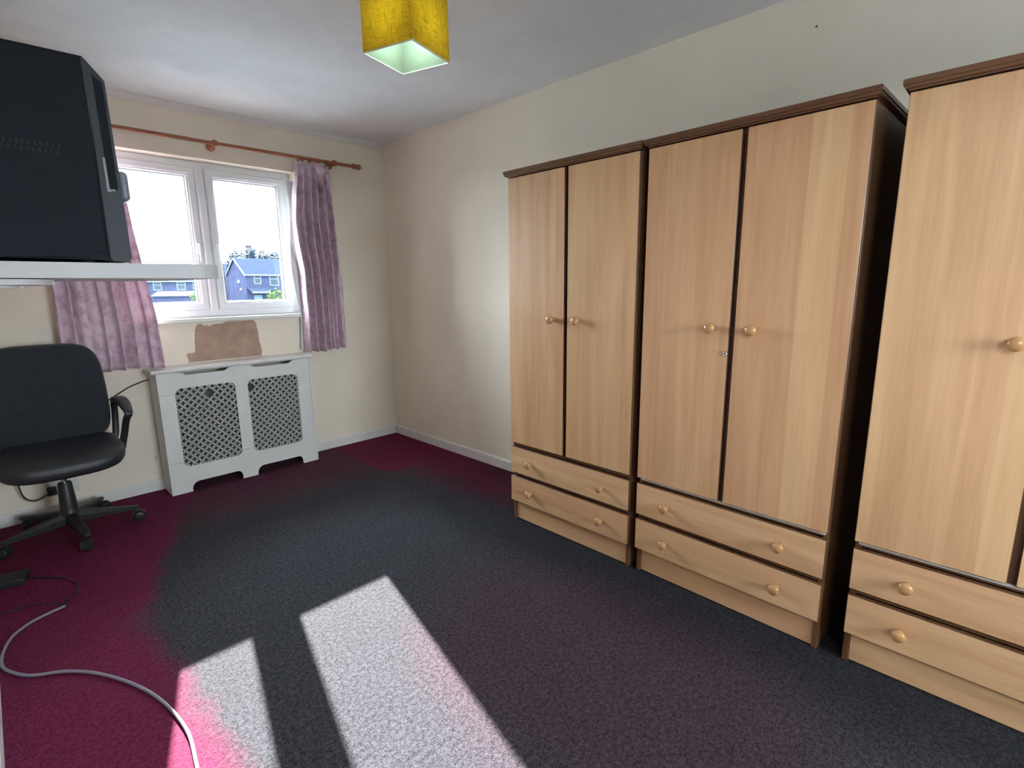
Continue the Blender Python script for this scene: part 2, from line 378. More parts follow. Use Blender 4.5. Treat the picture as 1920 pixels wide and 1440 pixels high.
# ------------------------------------------------------------------ window
win = bpy.data.objects.new('window_1', None); COL.objects.link(win); win.location = (-1.326, .1, WZ0); struct(win, 'white double casement window')
def wl(x): return x+1.326
bm = bmesh.new()
fx0, fx1, fz0, fz1 = WX0-WX0-.591, .591, .018, WZ1-WZ0-.001
FW_ = .048
for a in ((-.591, -.591+FW_, fz0, fz1), (.591-FW_, .591, fz0, fz1), (-.591+FW_, .591-FW_, fz1-FW_, fz1), (-.591+FW_, .591-FW_, fz0, fz0+FW_)):
    box(bm, a[0], a[1], -.005, .06, a[2], a[3], .003)
finish('frame', bm, UPVC, win)
bm = bmesh.new()   # chamfered mullion
mp_ = [(-.036, .05), (-.036, .0), (-.016, -.022), (.016, -.022), (.036, .0), (.036, .05)]
loft(bm, [[(x, y, z) for x, y in mp_] for z in (fz0+FW_-.004, fz1-FW_+.004)]); finish('mullion', bm, UPVC, win)
def sash(x0, x1, hs):
    z0, z1 = fz0+FW_-.006, fz1-FW_+.006; sw = .056
    s = bpy.data.objects.new('sash', None)
    bm = bmesh.new()
    # mitred profile: outer step, chamfer to bead
    def ring(i, y): return [(x0+i, y, z0+i), (x1-i, y, z0+i), (x1-i, y, z1-i), (x0+i, y, z1-i)]
    loft(bm, [ring(0, .05), ring(0, -.012), ring(.004, -.016), ring(.036, -.016), ring(.042, -.010), ring(.048, -.010), ring(sw, .004), ring(sw, .05)], cap=(False, False))
    s = finish('sash', bm, UPVC, win)
    bm = bmesh.new()   # rubber seal
    loft(bm, [ring(sw-.001, .0035), ring(sw+.003, .0035), ring(sw+.003, .014)], cap=(False, False)); finish('seal', bm, BLACKPL, s)
    bm = bmesh.new(); box(bm, x0+sw-.004, x1-sw+.004, .012, .018, z0+sw-.004, z1-sw+.004); finish('pane', bm, GLASS, s)
    hx = x1-.022 if hs > 0 else x0+.022; hz = (z0+z1)/2-.055   # cockspur handle
    bm = bmesh.new(); box(bm, hx-.012, hx+.012, -.024, -.016, hz-.035, hz+.045, .004)
    lathe(bm, [(.009, 0), (.009, .02), (.007, .022)], axis_m((hx, -.022, hz+.028), (0, -1, 0)), 12)
    tube(bm, spline([(hx, -.04, hz+.030), (hx, -.046, hz+.012), (hx, -.048, hz-.03), (hx, -.046, hz-.085)]), lambda t: .0095-.003*t, 10)
    finish('handle', bm, UPVC, s, smooth=True)
sash(-.591+FW_-.006, -.030, 1); sash(.030, .591-FW_+.006, -1)
bm = bmesh.new(); box(bm, -.61, .61, -.135, -.004, -.012, .014, .005); finish('window_sill', bm, GLOSSW, win)
bm = bmesh.new(); box(bm, -.591, .591, .0, .21, 0, .018, .002); finish('window_sill', bm, UPVC, win)

def fill_window(name, loc, rotz, wid, hgt, label):  # unseen windows added behind the camera to brighten the room
    e = bpy.data.objects.new(name, None); COL.objects.link(e); e.location = loc; e.rotation_euler.z = rotz; struct(e, label); h = wid/2
    bm = bmesh.new()
    for a in ((-h, -h+.06, 0, hgt), (h-.06, h, 0, hgt), (-h+.06, h-.06, 0, .06), (-h+.06, h-.06, hgt-.06, hgt), (-.03, .03, .06, hgt-.06)):
        box(bm, a[0], a[1], -.03, .03, a[2], a[3], .003)
    finish('frame', bm, UPVC, e)
    for a, b_ in ((-h+.055, -.025), (.025, h-.055)):
        bm = bmesh.new(); box(bm, a, b_, -.004, .002, .055, hgt-.055); finish('pane', bm, GLASS, e)
    bm = bmesh.new(); box(bm, -h+.002, h-.002, .03, .12, .001, .022, .004); finish('window_sill', bm, GLOSSW, e)
fill_window('rear_fill_window', ((V0+V1)/2, YB-.10, VZ0), 0, V1-V0, VZ1-VZ0, 'white rear window, unseen, added for fill light')
fill_window('side_fill_window', (XL-.09, (U0+U1)/2, UZ0), -PI/2, U1-U0, UZ1-UZ0, 'white side window, unseen, added for fill light')

# ------------------------------------------------------------------ wardrobes
ZT, ZB, Z1T, Z1B, Z2T, Z2B = 1.796, .4494, .4243, .2805, .2579, .1165
def front_panel(name, x0, x1, z0, z1, m, parent):
    """beech face, dark walnut lipped edges"""
    bm = bmesh.new(); box(bm, x0, x1, 0, .018, z0, z1, .0016, seg=1)
    bm.normal_update()
    for f in bm.faces: f.material_index = 0 if abs(f.normal.y) > .9 else 1
    return finish(name, bm, [m, WALNUT], parent)
def knob(x, z, parent):
    bm = bmesh.new()
    lathe(bm, [(.0105, .001), (.0105, .006), (.0085, .012), (.0100, .016), (.0165, .020), (.0200, .026), (.0195, .032), (.0145, .037), (.0050, .0395)], axis_m((x, 0, z), (0, -1, 0)), 22)
    return finish('knob', bm, KNOB, parent, smooth='all')
def wardrobe(a, d, t, W, label, lock=None, strip=True):
    D = d-.022; g = .0094; c = W/2
    r = thing('wardrobe', label, 'wardrobe', (-d, a, 0), -PI/2-t, 'beech wardrobes along the wall')
    for x0 in (0, W-.018):
        bm = bmesh.new(); box(bm, x0+.0005, x0+.0175, .020, D, .002, 1.80, .0008, seg=1); bm.normal_update()
        for f in bm.faces: f.material_index = 0 if abs(f.normal.x) > .9 else 1
        finish('side_panel', bm, [WALNUT, WALNUT], r)
    bbox('back_panel', .018, W-.018, D-.006, D-.002, .05, 1.79, BEECH_V, r, 0)
    bbox('top_panel', .018, W-.018, .020, D-.006, 1.780, 1.798, WALNUT_H, r, 0)
    bbox('divider', c-.009, c+.009, .022, D-.006, Z1T+.02, 1.780, WALNUT, r, 0)
    bbox('shelf_panel', .018, W-.018, .024, D-.006, Z1T+.002, Z1T+.018, WALNUT_H, r, 0)
    if strip: bbox('rail_strip', .010, W-.010, .0185, .0235, Z1T+.010, Z1T+.019, ALU, r, .0008)
    bbox('drawer_rail', .018, W-.018, .022, .05, Z1B-.02, Z1B-.001, WALNUT_H, r, 0)
    bbox('plinth', .018, W-.018, .030, .046, .004, Z2B+.012, BEECH_H, r)
    for i, (x0, x1, kx) in enumerate(((0, c-g, .298), (c+g, W, .448))):
        p = front_panel('door', x0, x1, ZB, ZT, BEECH_V, r); knob(kx, 1.118, p)
        if lock and i == 0:
            bm = bmesh.new(); lathe(bm, [(.010, .0005), (.010, .004), (.0085, .006), (.0085, .0045), (.003, .0045), (.003, .002)], axis_m((lock[0], 0, lock[1]), (0, -1, 0)), 18)
            finish('lock', bm, CHROME, p, smooth=True)
            bm = bmesh.new(); box(bm, lock[0]-.0015, lock[0]+.0015, -.0052, -.0044, lock[1]-.004, lock[1]+.004); finish('keyhole', bm, DARK, p)
    for z0, z1 in ((Z1B, Z1T), (Z2B, Z2T)):
        p = front_panel('drawer', 0, W, z0, z1, BEECH_H, r)
        for kx in (.148, .600): knob(kx, z0+.073, p)
        bbox('drawer_box', .03, W-.03, .0185, D-.03, z0+.012, z1-.02, BEECH_H, p, 0)
    # cornice with a moulded nose on front and ends
    bm = bmesh.new()
    def ring(o, z): return [(-o, -o-.002, z), (W+o, -o-.002, z), (W+o, D, z), (-o, D, z)]
    loft(bm, [ring(-.004, 1.7995), ring(.002, 1.7995), ring(.003, 1.803), ring(.009, 1.8035), ring(.0115, 1.806), ring(.0125, 1.810), ring(.0125, 1.812), ring(.016, 1.814), ring(.016, 1.826), ring(.013, 1.829)])
    finish('cornice', bm, WALNUT_H, r)
    return r
wardrobe(-1.9682, .5364, .0127, .7445, 'two-door beech wardrobe with clear wall on one side, next to room corner', strip=False)
wardrobe(-2.747, .5388, .0342, .742, 'two-door beech wardrobe with a silver lock on its door', (.354, 1.025))
wardrobe(-3.5643, .5563, -.0019, .742, 'two-door beech wardrobe beyond the wide dark gap from the locked one')

# ------------------------------------------------------------------ radiator and its cover
rc = thing('radiator_cover', 'white radiator cover with diamond lattice panels under the window', 'radiator cover', (-1.297, 0, 0))
def rx(x): return x+1.297
F0, F1 = -.205, -.198
X0, X1 = rx(-1.772), rx(-.836)
OA, OB = (rx(-1.686), rx(-1.342)), (rx(-1.264), rx(-.926))
ZO0, ZO1, RR = .170, .674, .034
bm = bmesh.new(); lp = [(X0, ZO1-RR+.0006)]
for a, b_ in (OA, OB):
    lp += [(a, ZO1-RR+.0006)] + arc(a+RR, ZO1-RR, RR, 180, 90)[1:] + arc(b_-RR, ZO1-RR, RR, 90, 0)[:-1] + [(b_, ZO1-RR+.0006)]
lp += [(X1, ZO1-RR+.0006), (X1, .775)]
for a, b_ in ((rx(-1.248), rx(-.945)), (rx(-1.651), rx(-1.360))):
    lp += [(b_, .775), (b_-.012, .770), (b_-.035, .755), (a+.035, .755), (a+.012, .770), (a, .775)]
lp += [(X0, .775)]
prism(bm, [lp], F0, F1); finish('top_rail', bm, MDF, rc)
bm = bmesh.new(); lp = [(X0, .002)]
for a, b_ in ((rx(-1.658), rx(-1.354)), (rx(-1.256), rx(-.936))):
    lp += [(a, .002)] + [(a+.045-.045*math.cos(q), .018+.045*math.sin(q)) for q in (0, .4, .8, 1.2, PI/2)] + [(b_-.03+.03*math.cos(q), .023+.04*math.sin(q)) for q in (PI/2, 1.2, .8, .4, 0)] + [(b_, .002)]
lp += [(X1, .002), (X1, ZO0+RR-.0006)]
for a, b_ in (OB, OA):
    lp += [(b_, ZO0+RR-.0006)] + arc(b_-RR, ZO0+RR, RR, 0, -90)[1:] + arc(a+RR, ZO0+RR, RR, -90, -180)[:-1] + [(a, ZO0+RR-.0006)]
lp += [(X0, ZO0+RR-.0006)]
prism(bm, [lp], F0, F1); finish('bottom_rail', bm, MDF, rc)
for a, b_ in ((X0, OA[0]), (OA[1], OB[0]), (OB[1], X1)):
    bbox('stile', a+.0002, b_-.0002, F0, F1, ZO0+RR+.0006, ZO1-RR-.0006, MDF, rc, .0008)
bbox('side_panel', X0, X0+.015, F1+.0003, -.0165, .002, .775, MDF, rc, .001)
bbox('side_panel', rx(-.834), rx(-.820), F0+.002, -.0165, .002, .775, MDF, rc, .002)
bm = bmesh.new()
pr_ = [(-.0015, .776), (-.214, .776), (-.220, .780), (-.2225, .786), (-.2225, .792), (-.219, .797), (-.0015, .797)]
loft(bm, [[(rx(x), y if i in (0, 6) or True else y, z) for i, (y, z) in enumerate(pr_)] for x in (-1.798, -.806)])
bmesh.ops.bevel(bm, geom=[e for e in bm.edges if abs(e.verts[0].co.x-e.verts[1].co.x) < 1e-6 and e.verts[0].co.y < -.1], offset=.003, segments=2, affect='EDGES')
finish('top_shelf', bm, MDF, rc)
def lattice(a, b_, broken):
    """grille sheet of crossing diagonal strips with nibs, giving cross-shaped holes"""
    p = .0435; bm = bmesh.new(); x0, x1, z0, z1 = a-.006, b_+.006, ZO0-.006, ZO1+.006
    nx = int((x1-x0)/p)+1; nz = int((z1-z0)/p)+1; hw = .0042; y0, y1 = F1-.003, F1+.0005
    def quadbar(c, d, w):
        dx, dz = (d[0]-c[0]), (d[1]-c[1]); l = math.hypot(dx, dz); nx_, nz_ = -dz/l*w, dx/l*w
        P = [(c[0]+nx_, c[1]+nz_), (d[0]+nx_, d[1]+nz_), (d[0]-nx_, d[1]-nz_), (c[0]-nx_, c[1]-nz_)]
        if any(q[0] < x0-.022 or q[0] > x1+.022 or q[1] < z0-.022 or q[1] > z1+.022 for q in P): return
        V0 = [bm.verts.new((q[0], F1-.0005, q[1])) for q in P]; V1 = [bm.verts.new((q[0], F1+.003, q[1])) for q in P]
        bm.faces.new(V0); bm.faces.new(V1[::-1])
        for i in range(4): bm.faces.new((V0[i], V1[i], V1[(i+1) % 4], V0[(i+1) % 4]))
    for i in range(-1, nx+1):
        for j in range(-1, nz+1):
            for sx in (1, -1):
                c = (x0+(i+(0 if sx > 0 else 1))*p, z0+j*p); d = (x0+(i+(1 if sx > 0 else 0))*p, z0+(j+1)*p)
                m_ = ((c[0]+d[0])/2, (c[1]+d[1])/2)
                # two half segments, each with a nib at its centre
                for e, f in ((c, m_), (m_, d)):
                    k = ((e[0]+f[0])/2, (e[1]+f[1])/2)
                    if any(math.hypot(k[0]-q[0], k[1]-q[1]) < .0185 for q in broken): continue
                    quadbar(e, f, .0030)
                    ux, uz = (f[0]-e[0]), (f[1]-e[1])
                    quadbar((k[0]-ux*.17, k[1]-uz*.17), (k[0]+ux*.17, k[1]+uz*.17), .0062)
    return finish('lattice_panel', bm, MDF, rc)
def cellpt(a, fi, fj):
    return (a-.006+(fi)*.0435, ZO0-.006+fj*.0435)
lattice(*OA, [cellpt(OA[0], 4.5, 10.5)]); lattice(*OB, [cellpt(OB[0], .5, 10.5)])
rd = thing('radiator', 'panel radiator half hidden behind the white lattice', 'radiator', (-1.297, -.10, .10))
bm = bmesh.new(); n = 26  # panel enlarged so its dark colour stands for shade behind the lattice
top = []
pts = []
for i in range(n*4+1):
    x = -.40+.795*i/(n*4); ph = (i % 4); pts.append((x, -.03-(.010 if ph in (1, 2) else 0)))
outl = pts+[(.395, .03), (-.40, .03)]
loft(bm, [[(x, y, z) for x, y in outl] for z in (.0, .60)]); finish('panel', bm, RAD_SHADE, rd)
bm = bmesh.new(); lathe(bm, [(.011, 0), (.011, .10), (.018, .10), (.018, .15), (.013, .155), (.013, .17)], Matrix.Translation((.425, 0, -.10)), 12)
box(bm, .395, .425, -.008, .008, .015, .031); finish('valve', bm, RAD_SHADE, rd, smooth=True)
for x in (-.25, .2):
    bbox('wall_bracket', x-.015, x+.015, .0305, .0995, .10, .45, RAD_SHADE, rd, 0)

# ------------------------------------------------------------------ curtain pole and curtains
PY, PZ = -.10, 2.176
cp = thing('curtain_pole', 'red-brown wooden curtain pole with turned finials above the window', 'curtain pole', (-1.267, PY, PZ))
bm = bmesh.new(); lathe(bm, [(.0115, -.945), (.0115, .945)], axis_m((0, 0, 0), (1, 0, 0)), 16); finish('rod', bm, POLE, cp, smooth=True)
for s in (-1, 1):
    bm = bmesh.new()
    lathe(bm, [(.0115, .0), (.020, .002), (.021, .008), (.013, .012), (.012, .018), (.017, .024), (.0195, .031), (.017, .038), (.013, .041), (.020, .047), (.0215, .053), (.017, .060), (.010, .064), (.011, .069), (.006, .074)], axis_m((s*.945, 0, 0), (s, 0, 0)), 18)
    finish('finial', bm, POLE, cp, smooth=True)
for bx in (0, .80, -.80):
    bm = bmesh.new()
    lathe(bm, [(.019, -.012), (.021, -.008), (.021, .008), (.019, .012)], axis_m((bx, 0, 0), (1, 0, 0)), 18)
    lathe(bm, [(.011, 0), (.012, .04), (.010, .065), (.017, .072), (.027, .084), (.027, .0985)], axis_m((bx, .001, -.004), (0, 1, -.0)), 18)
    finish('bracket', bm, POLE, cp, smooth=True)

def curtain(label, prof, ztop, hem, npl, seed, amp, rings, origin):
    """prof: list (z, xl, xr) edges from top to bottom"""
    rnd = random.Random(seed)
    c = thing('curtain', label, 'curtain', origin)
    ox, oy, oz = origin
    def edge(z):
        for (z1, a1, b1), (z2, a2, b2) in zip(prof, prof[1:]):
            if z2 <= z <= z1:
                t = (z1-z)/(z1-z2); t = t*t*(3-2*t)*.5+t*.5; return a1+(a2-a1)*t, b1+(b2-b1)*t
        return prof[-1][1:] if z < prof[-1][0] else prof[0][1:]
    nu, nv = npl*14, 60
    phs = [rnd.uniform(-.5, .5) for _ in range(npl+2)]; ampk = [rnd.uniform(.6, 1.25) for _ in range(npl+2)]
    bm = bmesh.new(); G = []
    for j in range(nv+1):
        v = j/nv; row = []
        for i in range(nu+1):
            u = i/nu; k = u*npl; ki = int(k); kf = k-ki
            a_ = ampk[ki]*(1-kf)+ampk[min(ki+1, npl)]*kf; ph = phs[ki]*(1-kf)+phs[min(ki+1, npl)]*kf
            hm = hem(u); z = ztop+(hm-ztop)*v
            xl, xr = edge(z)
            fold = math.sin(2*PI*(k+ph*min(1, v*1.6)*.8)+.5*math.sin(3*v+seed)); fold = math.copysign(abs(fold)**.7, fold)+.25*math.sin(4*PI*k+3*ph+seed)
            head = max(0, 1-v/.075)
            am = amp*(.55+.45*min(1, v*2.2))*a_*(1-head)+.014*head
            f2 = math.sin(2*PI*k*3)*head
            y = -(am*(fold*(1-head)+f2*head)) + .006*math.sin(9*u+4*v+seed)*v + .004*noise.noise(Vector((u*9, v*7, seed)))
            x = xl+(xr-xl)*u + .010*math.cos(2*PI*k+ph)*(1-head)*min(1, v*3) + .003*noise.noise(Vector((u*7+5, v*9, seed)))
            row.append(bm.verts.new((x-ox, y, z-oz)))
        G.append(row)
    for j in range(nv):
        for i in range(nu): bm.faces.new((G[j][i], G[j][i+1], G[j+1][i+1], G[j+1][i]))
    o = finish('drape', bm, CURT, c, smooth='all')
    so = o.modifiers.new('thick', 'SOLIDIFY'); so.thickness = .003; so.offset = 0
    for x in rings:
        bm = bmesh.new()
        R, r_ = .0170, .0030
        loft(bm, [[((x-ox)+r_*math.sin(b), (R+r_*math.cos(b))*math.cos(a2), (PZ-oz)-.006+(R+r_*math.cos(b))*math.sin(a2)) for b in [2*PI*q/6 for q in range(6)]] for a2 in [2*PI*s/20 for s in range(21)]], cap=(False, False))
        o2 = finish('curtain_ring', bm, POLE, cp, smooth='all'); o2.location = Vector((ox, oy, oz))-cp.location
    return c
RCO = (-.64, -.10, 2.15)
rcu = curtain('dusty pink velvet curtain beside the room corner, its top edge partly unhooked',
    [(2.160, -.760, -.520), (2.06, -.780, -.508), (1.90, -.806, -.500), (1.74, -.826, -.494), (1.60, -.824, -.490), (1.385, -.796, -.488), (1.118, -.792, -.487), (.888, -.798, -.484), (.78, -.792, -.483)],
    2.145, lambda u: .802+.016*u+.004*math.sin(14*u), 6, 3, .060, (-.735, -.71, -.66, -.60, -.535), RCO)
# loose flap hanging forward from the heading, and pale lining at the leading edge
bm = bmesh.new(); fp = [(-.665, 2.138), (-.632, 2.122), (-.578, 2.102), (-.590, 2.055), (-.605, 2.0), (-.618, 1.95), (-.638, 2.03), (-.660, 2.10)]
cen = (-.623, 2.075)
cv = bm.verts.new((cen[0]+.64, -.098, cen[1]-2.15)); vv = [bm.verts.new((x+.64, -.072-.035*max(0, (z-2.05)/.1)-.006*math.sin(i*1.7), z-2.15)) for i, (x, z) in enumerate(fp)]
for i in range(len(vv)): bm.faces.new((cv, vv[i], vv[(i+1) % len(vv)]))
o = finish('heading_flap', bm, CURT, rcu, smooth='all'); o.modifiers.new('thick', 'SOLIDIFY').thickness = .004; o['label'] = 'loose corner of heading folded forward'
bm = bmesh.new(); G = []
for j in range(21):
    z = 2.02+(.826-2.02)*j/20; row = []
    for i in range(5):
        xl = -.815+.012*math.sin(j*.5)+(.012 if j > 14 else 0); x = xl+.05*i
        row.append(bm.verts.new((x+.64, .066+.004*math.sin(i*2+j*.3), z-2.15)))
    G.append(row)
for j in range(20):
    for i in range(4): bm.faces.new((G[j][i], G[j][i+1], G[j+1][i+1], G[j+1][i]))
o = finish('lining', bm, LINING, rcu, smooth='all'); o.modifiers.new('thick', 'SOLIDIFY').thickness = .002; o['label'] = 'white lining showing at the edge'
curtain('dusty pink velvet curtain hanging behind the office chair and television shelf',
    [(2.160, -2.16, -1.80), (1.71, -2.175, -1.770), (1.43, -2.178, -1.751), (1.286, -2.176, -1.736), (1.06, -2.181, -1.716), (.78, -2.19, -1.712)],
    2.145, lambda u: .818-.012*u+.004*math.sin(11*u), 7, 11, .042, (-2.14, -2.08, -2.01, -1.94, -1.88, -1.82), (-1.95, -.10, 2.15))

# ------------------------------------------------------------------ pendant lamp
LX, LY, LZ = -1.226, -2.141, 2.10
la = math.atan2(-.207, .062)
pl = thing('pendant_lamp', 'square yellow woven lampshade hanging from the ceiling', 'lamp', (LX, LY, H), la)
hs = .110; zb = LZ-H; zt_ = zb+.205
def walls(name, h, t, m, z0, z1):
    bm = bmesh.new()
    def rg(i, z): return [(-h+i, -h+i, z), (h-i, -h+i, z), (h-i, h-i, z), (-h+i, h-i, z)]
    loft(bm, [rg(0, z0), rg(0, z1), rg(t, z1), rg(t, z0), rg(0, z0)], cap=(False, False)); return finish(name, bm, m, pl)
walls('shade', hs, .0012, SHADE, zb+.002, zt_)
o = walls('shade_lining', hs-.0016, .0012, SHADE_LINING, zb, zt_)
o['label'] = 'pale inner lining'
walls('rim', hs+.0008, .0040, mat('pale_rim', (.80, .86, .80), .5, vary=(30, .02)), zb-.0015, zb+.0016)
bm = bmesh.new()
for i in range(4):
    a = PI/4+i*PI/2
    tube(bm, [(.02*math.cos(a), .02*math.sin(a), zt_-.03), (.145*math.cos(a), .145*math.sin(a), zt_-.002)], .0012, 6)
lathe(bm, [(.020, zt_-.032), (.022, zt_-.032), (.022, zt_-.027), (.020, zt_-.027)], None, 20); finish('shade_carrier', bm, GLOSSW, pl)
bm = bmesh.new(); lathe(bm, [(.019, zt_-.055), (.019, zt_-.01), (.012, zt_+.0), (.008, zt_+.012)], None, 18); finish('bulb_holder', bm, SOCK, pl, smooth=True)
bm = bmesh.new(); lathe(bm, [(.0035, zt_+.01), (.0035, -.022)], None, 10); finish('flex', bm, SOCK, pl, smooth=True)
bm = bmesh.new(); lathe(bm, [(.008, -.030), (.030, -.024), (.045, -.010), (.048, -.0005)], None, 26); finish('ceiling_rose', bm, SOCK, pl, smooth=True)
bm = bmesh.new(); lathe(bm, [(.013, zt_-.05), (.014, zt_-.062), (.026, zt_-.085), (.030, zt_-.105), (.026, zt_-.125), (.014, zt_-.139), (.003, zt_-.143)], None, 20)
finish('bulb', bm, mat('lit_bulb', (.9, .95, .9), .4, emit=((.80, 1, .92), 9)), pl, smooth='all')

# ------------------------------------------------------------------ television shelf and television
SH0, SH1 = 1.309, 1.3445
sh = thing('tv_shelf', 'thick white shelf with rounded corners carrying the television', 'shelf', (XL, -1.98, SH0))
bm = bmesh.new()
def sx(x): return x-XL
def sy(y): return y+1.98
xe = sx(-1.972); yn, yf = sy(-2.30), sy(-1.66); rc_ = .055
lp = [(0.001, yn)] + arc(xe-rc_, yn+rc_, rc_, -90, 0, 10) + arc(xe-rc_, yf-rc_, rc_, 0, 90, 10) + [(0.001, yf)]
loft(bm, [[(x, y, z) for x, y in lp] for z in (0, .0025, SH1-SH0-.0025, SH1-SH0)])
finish('board', bm, SHELFW, sh)
for z0, z1, xe2, yo in ((-.0145, -.0022, sx(-2.318), .004), (-.0215, -.0150, sx(-2.372), .006)):
    bm = bmesh.new(); r_ = .07; y0, y1 = yn+yo, yf-.05
    lp = [(0.001, y0)] + arc(xe2-r_, y0+r_, r_, -90, 0, 10) + arc(xe2-r_, y1-r_, r_, 0, 90, 10) + [(0.001, y1)]
    loft(bm, [[(x, y, z) for x, y in lp] for z in (z0, z1)]); finish('support_plate', bm, SHELFW, sh)
tv = thing('television', 'bulky black tube television standing side-on on the white shelf', 'television', (-2.40, -2.0, SH1))
def tx(x): return x+2.40
TN, TF = -.298, .245           # near and far sides (local y)
zt = .444
bm = bmesh.new()
prof = [(tx(-2.56), .09), (tx(-2.50), .04), (tx(-2.42), .012), (tx(-2.214), .006), (tx(-2.214), zt), (tx(-2.36), zt), (tx(-2.44), zt-.03), (tx(-2.56), zt-.14)]
prism(bm, [prof], TN, TF); bmesh.ops.dissolve_limit(bm, angle_limit=.01, verts=bm.verts[:], edges=bm.edges[:]); bmesh.ops.bevel(bm, geom=bm.edges[:], offset=.004, segments=2, affect='EDGES'); finish('housing', bm, TVBODY, tv)
bm = bmesh.new()     # front bezel with sloping top edge
pb = [(tx(-2.2138), .004), (tx(-2.178), .004), (tx(-2.172), .012), (tx(-2.176), zt-.040), (tx(-2.180), zt-.034), (tx(-2.2085), zt+.001), (tx(-2.2138), zt+.001)]
prism(bm, [pb], TN-.001, TF+.001); bez = finish('bezel', bm, TVBEZ, tv)
bm = bmesh.new()     # dark speaker inset on the bezel side
prism(bm, [[(tx(-2.196), zt-.275), (tx(-2.180), zt-.275), (tx(-2.181), zt-.045), (tx(-2.198), zt-.030)]], TN-.0022, TN-.0005); finish('speaker_inset', bm, TVBODY, bez)
bm = bmesh.new(); prism(bm, [[(tx(-2.201), .163), (tx(-2.193), .163), (tx(-2.193), .235), (tx(-2.201), .239)]], TN-.0018, TN-.0006); box(bm, tx(-2.192), tx(-2.186), TN-.0020, TN-.0006, .165, .232)
finish('sticker', bm, mat('pale_sticker', (.26, .28, .30), .5, vary=(40, .06)), bez)['label'] = 'pale sticker'
bm = bmesh.new(); box(bm, tx(-2.1765), tx(-2.1555), TN+.002, TN+.05, .146, .214, .0098, seg=5); finish('control_pod', bm, mat('skylit_pod', (.20, .23, .28), .35, vary=(20, .05)), bez, smooth=True)  # pod colour paled to blue-grey to carry the skylight on it
bm = bmesh.new(); box(bm, tx(-2.1765), tx(-2.1695), TN+.05, TF-.05, .05, zt-.08, .003); finish('screen', bm, mat('tube_screen', (.03, .035, .04), .08, spec=.7), bez)
for i in range(13):
    for k in range(2):
        bm = bmesh.new(); x = tx(-2.40)+i*.0098+k*.004; z = .232+k*.013
        box(bm, x, x+.0045, TN-.0012, TN+.002, z, z+.009, .0005, seg=1); finish('vent_rib', bm, TVVENT, tv)
for x in (-2.25, -2.42):
    for y in (TN+.05, TF-.05):
        bm = bmesh.new(); lathe(bm, [(.013, .0002), (.013, .014)], Matrix.Translation((tx(x), y, 0)), 12); finish('foot', bm, BLACKPL, tv)

# ------------------------------------------------------------------ office chair
ch = thing('office_chair', 'black swivel office chair with armrests on castors beside radiator cover', 'chair', (-2.27, -.385, 0), 0)
def leg(ang):
    a = math.radians(ang); ca, sa = math.cos(a), math.sin(a)
    M = Matrix(((ca, -sa, 0, 0), (sa, ca, 0, 0), (0, 0, 1, 0), (0, 0, 0, 1)))
    bm = bmesh.new()
    st = [(.02, .030, .068, .128), (.06, .026, .070, .124), (.16, .022, .072, .108), (.25, .018, .072, .094), (.292, .014, .074, .088)]
    rings = []
    for r, w_, z0, z1 in st:
        rings.append([M @ Vector(p) for p in ((r, -w_, z0), (r, w_, z0), (r, w_, z0+(z1-z0)*.6), (r, w_*.6, z1), (r, -w_*.6, z1), (r, -w_, z0+(z1-z0)*.6))])
    loft(bm, rings); l = finish('leg', bm, BLACKPL, ch)
    sw = math.radians(ang+random.uniform(-60, 60)); d = Vector((math.cos(sw), math.sin(sw), 0)); s = Vector((-d.y, d.x, 0))
    base = M @ Vector((.272, 0, 0))
    bm = bmesh.new()
    for q in (-1, 1):
        lathe(bm, [(.014, .0), (.022, .001), (.0265, .005), (.0265, .015), (.022, .019), (.010, .020)], axis_m(base+d*.018+s*(.003*q)+Vector((0, 0, .0275)), s*q), 18)
    hood = [base+d*(.018+.030*math.cos(t))+Vector((0, 0, .029+.030*math.sin(t))) for t in [math.radians(x) for x in range(-10, 200, 15)]]
    rings = [[p-s*.016, p+s*.016, p+s*.016+(p-(base+d*.018+Vector((0, 0, .029)))).normalized()*.004, p-s*.016+(p-(base+d*.018+Vector((0, 0, .029)))).normalized()*.004] for p in hood]
    loft(bm, rings); lathe(bm, [(.006, .052), (.006, .080)], Matrix.Translation(base), 10)
    finish('castor', bm, BLACKPL, l, smooth=True)
for a in (-83, -13, 57, 129, 201): leg(a)
bm = bmesh.new(); lathe(bm, [(.046, .066), (.048, .075), (.046, .122), (.040, .130), (.038, .150), (.030, .285), (.026, .292)], None, 24); finish('column_cover', bm, BLACKPL, ch, smooth=True)
bm = bmesh.new(); lathe(bm, [(.0145, .288), (.0145, .325)], None, 18); finish('gas_strut', bm, CHROME, ch, smooth=True)
bm = bmesh.new(); lathe(bm, [(.026, .312), (.032, .316), (.033, .372), (.030, .378)], None, 22); box(bm, -.09, .09, -.12, .10, .376, .402, .006); box(bm, -.028, .028, .06, .305, .384, .400, .003)
finish('mechanism', bm, BLACKPL, ch, smooth=True)
def cushion(name, m, W_, D_, th, cx, cy, cz, rnd, bow, parent, nx=26, ny=26, pw=4.0):
    """super-ellipse cushion slab, top domed, front edge rolled down"""
    bm = bmesh.new(); rings = []
    prof = [(.86, -.5), (.95, -.44), (.99, -.25), (1, .0), (.99, .22), (.955, .40), (.88, .49), (.70, .52), (.40, .535), (.12, .54)]
    for s, h in prof:
        r = []
        for i in range(56):
            t = 2*PI*i/56; c_, s_ = math.cos(t), math.sin(t)
            x = W_/2*math.copysign(abs(c_)**(2/pw), c_)*s; y = D_/2*math.copysign(abs(s_)**(2/pw), s_)*s
            z = h*th + bow(x/(W_/2), y/(D_/2))
            r.append((cx+x, cy+y, cz+z))
        rings.append(r)
    loft(bm, rings); return finish(name, bm, m, parent, smooth='all')
